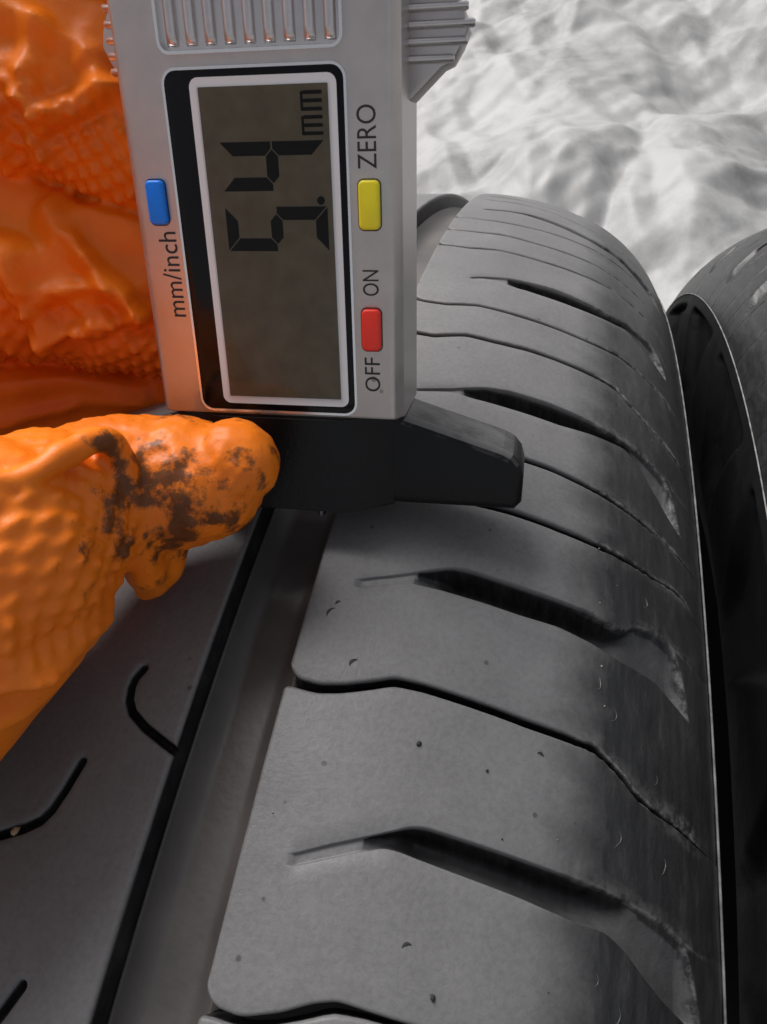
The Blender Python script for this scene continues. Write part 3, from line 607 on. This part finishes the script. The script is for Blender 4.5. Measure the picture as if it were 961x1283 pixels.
bmesh.ops.translate(bm, verts=bm.verts[:], vec=(2.4*MM, -4.2*MM, 1.6*MM)); part('probe', bm, M_STEEL)

# ------------------------------------------------------------------ gloved hand (gauge coordinates, mm)
def catmull(P, n):
    P = np.array(P, float); P = np.vstack([2*P[0]-P[1], P, 2*P[-1]-P[-2]]); out = []
    for i in range(1, len(P)-2):
        for t in np.arange(n)/n:
            a, b, c, d = P[i-1:i+3]; out.append(.5*(2*b+(c-a)*t+(2*a-5*b+4*c-d)*t*t+(3*b-a-3*c+d)*t**3))
    out.append(P[-2]); return np.array(out)
# chains: name, [x y z radius ...], gripping side (towards the pad)
CH = [
 ('thumb', [(-50, -62, -10, 17), (-38, -51, -7, 16.5), (-28, -40, 0, 14.8), (-22.2, -33.5, 4.7, 12.5), (-20.0, -29.4, 5.8, 9.2)], (.62, -.66, .42)),
 ('thumb_tip', [(-24, -29, 6, 7.0), (-17.5, -22.5, 6.3, 8.0), (-11, -19.6, 6.2, 7.7), (-5.5, -19.3, 7.5, 6.8), (-2.6, -19.2, 9.2, 4.6)], (.2, -.9, -.2)),
 ('index', [(-72, -22, 6, 13), (-54, 1, 8, 9.4), (-38, 9, 7.5, 7.4), (-24, 11.5, 7.8, 6.8), (-12, 9.5, 11, 7.2), (-2, 9.0, 14, 6.8)], (0, -.3, 1)),
 ('middle', [(-76, -24, 22, 14), (-56, -6, 28, 12), (-43, 2, 27, 11.8), (-32, 4, 25.1, 11.1), (-22, 7.5, 22.2, 10.2), (-10, 10, 22.5, 8.6), (0, 9, 24, 7)], (0, -.75, -.85)),
 ('ring', [(-74, -22, 42, 14), (-54, -4, 50, 11.5), (-42, 2, 50.4, 11.4), (-32, 4.5, 47.6, 11.3), (-22, 8, 43.8, 11.2), (-12, 10.5, 42, 10), (-2, 9, 46, 7)], (0, -.65, -.9)),
 ('little', [(-72, -20, 58, 12), (-55, -2, 70, 10), (-40, 4, 73, 9.5), (-28, 7, 71, 9), (-16, 8.5, 69, 7.5), (-6, 8, 68, 6)], (0, -.7, -.7)),
 ('palm', [(-118, -75, 14, 27), (-92, -46, 22, 27), (-80, -30, 38, 21), (-74, -24, 54, 15)], (0, 0, 1)),
 ('palm', [(-118, -75, 12, 25), (-90, -60, 3, 22.5), (-68, -62, -5, 19), (-50, -60.5, -9, 16.8)], (0, 0, 1)),
 ('hem', [(-28, -45.0, 13.2, .9), (-21.0, -41.9, 14.9, 1.2), (-16.2, -38.2, 13.9, 1.1), (-13.9, -33.2, 14.9, 1.3), (-12.5, -28.8, 14.7, 1.4), (-11.8, -27.2, 11.3, 1.5), (-11.4, -27.4, 7, 1.4), (-11.9, -26.6, 2, 1.7), (-13.0, -24.4, -2, 2.4), (-14.2, -21.5, -5.4, 2.4), (-16.4, -20.0, -8.4, 1.1)], (0, -1, 0)),
 ('flap', [(-12.0, -20.5, -1.0, 2.6), (-13.2, -20.3, -4.4, 2.4), (-15.6, -20.0, -8.0, 1.0)], (0, -1, 0)),
]
# folds of the loose rubber on the side towards the gauge's face: finger, line in (x, z), height, half width
FOLDS = [
 ('ring', [(-30, 54.5), (-26.5, 53.2), (-23.3, 52.2), (-21.6, 49.5), (-21.2, 47.4)], 1.5, 1.9), ('ring', [(-27.2, 53), (-28.7, 47.2), (-28.3, 44.1), (-29.5, 40)], 1.7, 2.0),
 ('ring', [(-27, 44.6), (-24.5, 45.6), (-21.8, 46.9), (-16.5, 47.2)], 1.6, 1.5), ('ring', [(-36, 50), (-33.5, 45), (-34.0, 40)], 1.4, 2.2), ('ring', [(-38, 56), (-31, 56.6), (-24, 55.5), (-18, 53)], 1.6, 2.4),
 ('middle', [(-38, 37.6), (-34.9, 36.6), (-29.9, 35.0), (-25.2, 32.6), (-17.4, 29.6)], 1.9, 2.0), ('middle', [(-40, 31.6), (-36.7, 30.6), (-34.2, 29.3), (-32.9, 24.5), (-32.3, 18.5)], 2.0, 2.1),
 ('middle', [(-30.6, 33.6), (-28.6, 31.6), (-25.2, 28.4), (-21.7, 24.2), (-20.8, 22.0)], 1.6, 1.6), ('middle', [(-30.2, 25.2), (-27, 25.6), (-23.7, 25.1), (-20.0, 21.8)], 1.4, 1.3),
 ('middle', [(-32.6, 19.9), (-30.2, 20.6), (-27, 20.2), (-24.6, 20.8), (-19.5, 21.6)], 1.5, 1.2), ('middle', [(-42, 27), (-38.5, 23), (-37, 17)], 1.5, 2.0), ('middle', [(-27, 31), (-24.5, 27), (-24, 25)], .9, 1.0),
 ('index', [(-46, 11.5), (-36, 11), (-26, 9.5)], .8, 1.6), ('index', [(-44, 6), (-34, 8), (-25, 7.5)], .7, 1.2),
 ('thumb', [(-26, -1.2), (-22.7, -.6), (-17.4, -.9), (-12.0, -2.2)], 1.3, 1.5), ('thumb', [(-30, -4.5), (-24, -4.2), (-16, -6)], .9, 1.6), ('thumb', [(-34, -10), (-26, -9), (-20, -11)], .8, 1.8), ('thumb', [(-15.2, 4.5), (-14.6, 1), (-13.4, -4)], 1.3, 1.2),
]
def hand():
    tri = lambda x: 1-2*np.abs(x-np.floor(x)-.5)
    tent = lambda x: np.clip(1-np.abs(x), 0, 1)
    AV, AF, off = [], [], 0
    for ci, (nm, pts, pad) in enumerate(CH):
        pts = np.array(pts, float); C = catmull(pts, 40); L = np.r_[0, np.cumsum(np.linalg.norm(np.diff(C[:, :3], axis=0), axis=1))]
        step = .38 if nm not in ('palm', 'little') else 1.0
        Lq = np.arange(0, L[-1], step); C = np.stack([np.interp(Lq, L, C[:, j]) for j in range(4)], 1); c = C[:, :3]; r = np.maximum(C[:, 3], .4)
        T = np.gradient(c, axis=0); k = np.ones(9)/9; T = np.stack([np.convolve(np.pad(T[:, j], 4, 'edge'), k, 'valid') for j in range(3)], 1); T /= np.linalg.norm(T, axis=1)[:, None]
        pd = np.array(pad, float); pd /= np.linalg.norm(pd)
        capn = max(4, int(r[-1]*1.5/step)); a = np.linspace(0, 1.53, capn)[1:]
        capa = max(4, int(r[0]*1.5/step)); a0 = np.linspace(0, 1.53, capa)[1:][::-1]
        c = np.vstack([c[0]-T[0]*r[0]*np.sin(a0)[:, None], c, c[-1]+T[-1]*r[-1]*np.sin(a)[:, None]]); T = np.vstack([np.repeat(T[:1], len(a0), 0), T, np.repeat(T[-1:], len(a), 0)])
        rr = np.r_[r[0]*np.cos(a0), r, r[-1]*np.cos(a)]; Lc = np.r_[-r[0]*a0, Lq, Lq[-1]+r[-1]*a]
        u = pd-T*(T@pd)[:, None]; u /= np.linalg.norm(u, axis=1)[:, None]; v = np.cross(T, u)
        n = int(2*math.pi*r.max()/step); th = np.linspace(-math.pi, math.pi, n, endpoint=False)
        rad = u[:, None]*np.cos(th)[None, :, None]+v[:, None]*np.sin(th)[None, :, None]
        V = c[:, None]+rr[:, None, None]*rad
        Vf = V.reshape(-1, 3); Rf = rad.reshape(-1, 3); TH = np.broadcast_to(th, V.shape[:2]).ravel(); AL = np.repeat(Lc, n); AR = (TH.reshape(V.shape[:2])*np.maximum(rr, 3)[:, None]).ravel()
        d = np.zeros(len(Vf)); wq = np.stack([fbm(Vf*.06, 2), fbm(Vf*.06+31, 2), fbm(Vf*.06+57, 2)], 1)*7
        rg = lambda s, k_: 1-np.minimum(1, np.abs(perlin((Vf+wq)*s+k_))*2.6)
        finger = nm in ('index', 'middle', 'ring', 'little')
        if finger: d += 1.2*(rg(np.array([.05, .05, .075]), 3)**1.5-.4)+.55*(rg(np.array([.09, .09, .16]), 11)**1.3-.4)
        if nm == 'thumb': d += .5*(rg(.06, 5)**1.5-.4)
        if nm == 'palm': d += 1.5*(rg(.05, 7)-.5)
        for fn, ln, am, sg in FOLDS:
            if fn != nm: continue
            ln = np.array(ln); dm = np.full(len(Vf), 99.); px, pz = Vf[:, 0]+wq[:, 0]*.12, Vf[:, 2]+wq[:, 2]*.12
            for (x0, z0), (x1, z1) in zip(ln[:-1], ln[1:]):
                dx, dz = x1-x0, z1-z0; t = np.clip(((px-x0)*dx+(pz-z0)*dz)/(dx*dx+dz*dz), 0, 1); dm = np.minimum(dm, np.hypot(px-x0-t*dx, pz-z0-t*dz))
            front = smooth(.15, -.3, Rf[:, 1]) if fn != 'thumb' else smooth(.0, .35, Rf@pd)
            d += front*(am*tent(dm/sg)**1.15-.35*am*tent((dm-1.6*sg)/sg))
        if nm in ('middle', 'ring', 'little', 'thumb'):
            p = 2.75 if nm != 'thumb' else 2.55
            pyr = np.minimum(tri((AL+AR)/p), tri((AL-AR)/p))
            if nm == 'thumb':
                m = smooth(1.75, 1.25, np.abs(TH))*smooth(-1.5, 2.0, Vf[:, 2]+.35*(Vf[:, 0]+20))*smooth(16.5, 13, Vf[:, 2])*smooth(Lq[-1]+9, Lq[-1]+5, AL)
            else: m = smooth(1.25, .7, np.abs(TH)+.45*fbm(Vf*.07+5, 2))
            d += m*(np.clip(pyr*1.25, 0, .9)-.3)*(1.0 if nm == 'thumb' else 1.35)*np.clip(.95+.9*perlin(Vf*.12+3), .35, 1.35)
        if nm == 'thumb_tip':
            d += .26*fbm(Vf*np.array([.7, .8, .8]), 4)+.22*(rg(np.array([.25, .35, .35]), 41)**2-.3)+.35*(rg(.55, 43)**2-.3)
        if nm in ('hem', 'flap'): d += .5*perlin(Vf*.4)
        d += .10*fbm(Vf*.6, 3)
        V = Vf+Rf*d[:, None]
        nr = len(c); F = grid_faces(n, nr)          # build around x along with wrap
        idx = np.arange(nr*n).reshape(nr, n); A = idx[:-1]; B = idx[1:]
        F = np.stack([A, np.roll(A, -1, 1), np.roll(B, -1, 1), B], -1).reshape(-1, 4)
        AV.append(V); AF += (F+off).tolist(); AF.append((idx[0][::-1]+off).tolist()); AF.append((idx[-1]+off).tolist()); off += len(V)
    V = np.vstack(AV)
    me = bpy.data.meshes.new('hand_raw'); me.from_pydata(V.tolist(), [], AF); me.update()
    bm = bmesh.new(); bm.from_mesh(me); bmesh.ops.recalc_face_normals(bm, faces=bm.faces[:]); bm.to_mesh(me); bm.free()
    ob = bpy.data.objects.new('tmp', me); COL.objects.link(ob)
    md = ob.modifiers.new('r', 'REMESH'); md.mode = 'VOXEL'; md.voxel_size = .37
    dg = bpy.context.evaluated_depsgraph_get(); dg.update(); ev = ob.evaluated_get(dg); m2 = ev.to_mesh()
    V = np.empty(len(m2.vertices)*3); m2.vertices.foreach_get('co', V); V = V.reshape(-1, 3)
    F = np.empty(len(m2.loops), np.int64); m2.loops.foreach_get('vertex_index', F); F = F.reshape(-1, 4); ev.to_mesh_clear(); bpy.data.objects.remove(ob); bpy.data.meshes.remove(me)
    E = np.vstack([F[:, [0, 1]], F[:, [1, 2]], F[:, [2, 3]], F[:, [3, 0]]])
    deg = np.bincount(E.ravel(), minlength=len(V)).astype(float)
    for _ in range(2):
        A = np.stack([np.bincount(E[:, 0], V[E[:, 1], j], len(V))+np.bincount(E[:, 1], V[E[:, 0], j], len(V)) for j in range(3)], 1)/deg[:, None]
        V = V*.5+A*.5
    # grime: on the thumb tip, in the fold behind it and on the lower pad
    tip = smooth(-13.6, -10.8, V[:, 0])*(V[:, 1] < -8)
    dirt = tip*np.clip(.50+.95*fbm(V*np.array([.2, .2, .26])+2, 4)-.25*smooth(-3.5, 1.5, V[:, 0]), 0, .9)
    low = smooth(-24, -14, V[:, 0])*(V[:, 1] < -20)*(1-tip)*smooth(6, -2, V[:, 2])
    dirt = np.maximum(dirt, low*np.clip(.14+.55*fbm(V*.2+8, 3), 0, .5))
    me = mesh_np('gloved_hand', V, F, dict(dirt=dirt))
    m, nt, b = mat('orange_glove'); L = nt.links.new; tc = N(nt, 'ShaderNodeTexCoord'); at = N(nt, 'ShaderNodeAttribute', attribute_name='dirt')
    n1 = N(nt, 'ShaderNodeTexNoise', Scale=120.0, Detail=5.0); L(tc.outputs['Object'], n1.inputs['Vector'])
    c1 = ramp(nt, n1.outputs[0], [(.3, (.78, .165, .004)), (.7, (.90, .215, .006))])
    n2 = N(nt, 'ShaderNodeTexNoise', Scale=420.0, Detail=9.0, Roughness=.75); L(tc.outputs['Object'], n2.inputs['Vector'])
    ad = N(nt, 'ShaderNodeMath', operation='MULTIPLY_ADD'); L(n2.outputs[0], ad.inputs[0]); ad.inputs[1].default_value = 2.2; ad.inputs[2].default_value = -1.1
    sm = N(nt, 'ShaderNodeMath', operation='ADD'); L(at.outputs['Fac'], sm.inputs[0]); L(ad.outputs[0], sm.inputs[1])
    dr = ramp(nt, sm.outputs[0], [(.42, (0, 0, 0)), (.72, (1, 1, 1))])
    c2 = ramp(nt, n2.outputs[0], [(.3, (.028, .011, .005)), (.7, (.13, .045, .012))])
    mx = N(nt, 'ShaderNodeMix', data_type='RGBA'); mfac = N(nt, 'ShaderNodeMath', operation='MULTIPLY'); L(dr.outputs[0], mfac.inputs[0]); mfac.inputs[1].default_value = .92
    L(mfac.outputs[0], mx.inputs[0]); L(c1.outputs[0], mx.inputs[6]); L(c2.outputs[0], mx.inputs[7]); L(mx.outputs[2], b.inputs['Base Color'])
    b.inputs['Roughness'].default_value = .47; b.inputs['Specular IOR Level'].default_value = .4
    b.inputs['Subsurface Weight'].default_value = .12; b.inputs['Subsurface Radius'].default_value = (.004, .0015, .0005); b.inputs['Subsurface Scale'].default_value = .18
    n3 = N(nt, 'ShaderNodeTexNoise', Scale=700.0, Detail=6.0, Roughness=.65); L(tc.outputs['Object'], n3.inputs['Vector'])
    bp = N(nt, 'ShaderNodeBump', Strength=.25, Distance=.0004); L(n3.outputs[0], bp.inputs['Height']); L(bp.outputs[0], b.inputs['Normal'])
    o = add('gloved_hand', me, m); o.matrix_world = gauge.matrix_world.copy()
    tag(o, 'hand in a loose orange textured rubber glove gripping the gauge, thumb tip grimy', 'hand')
hand()
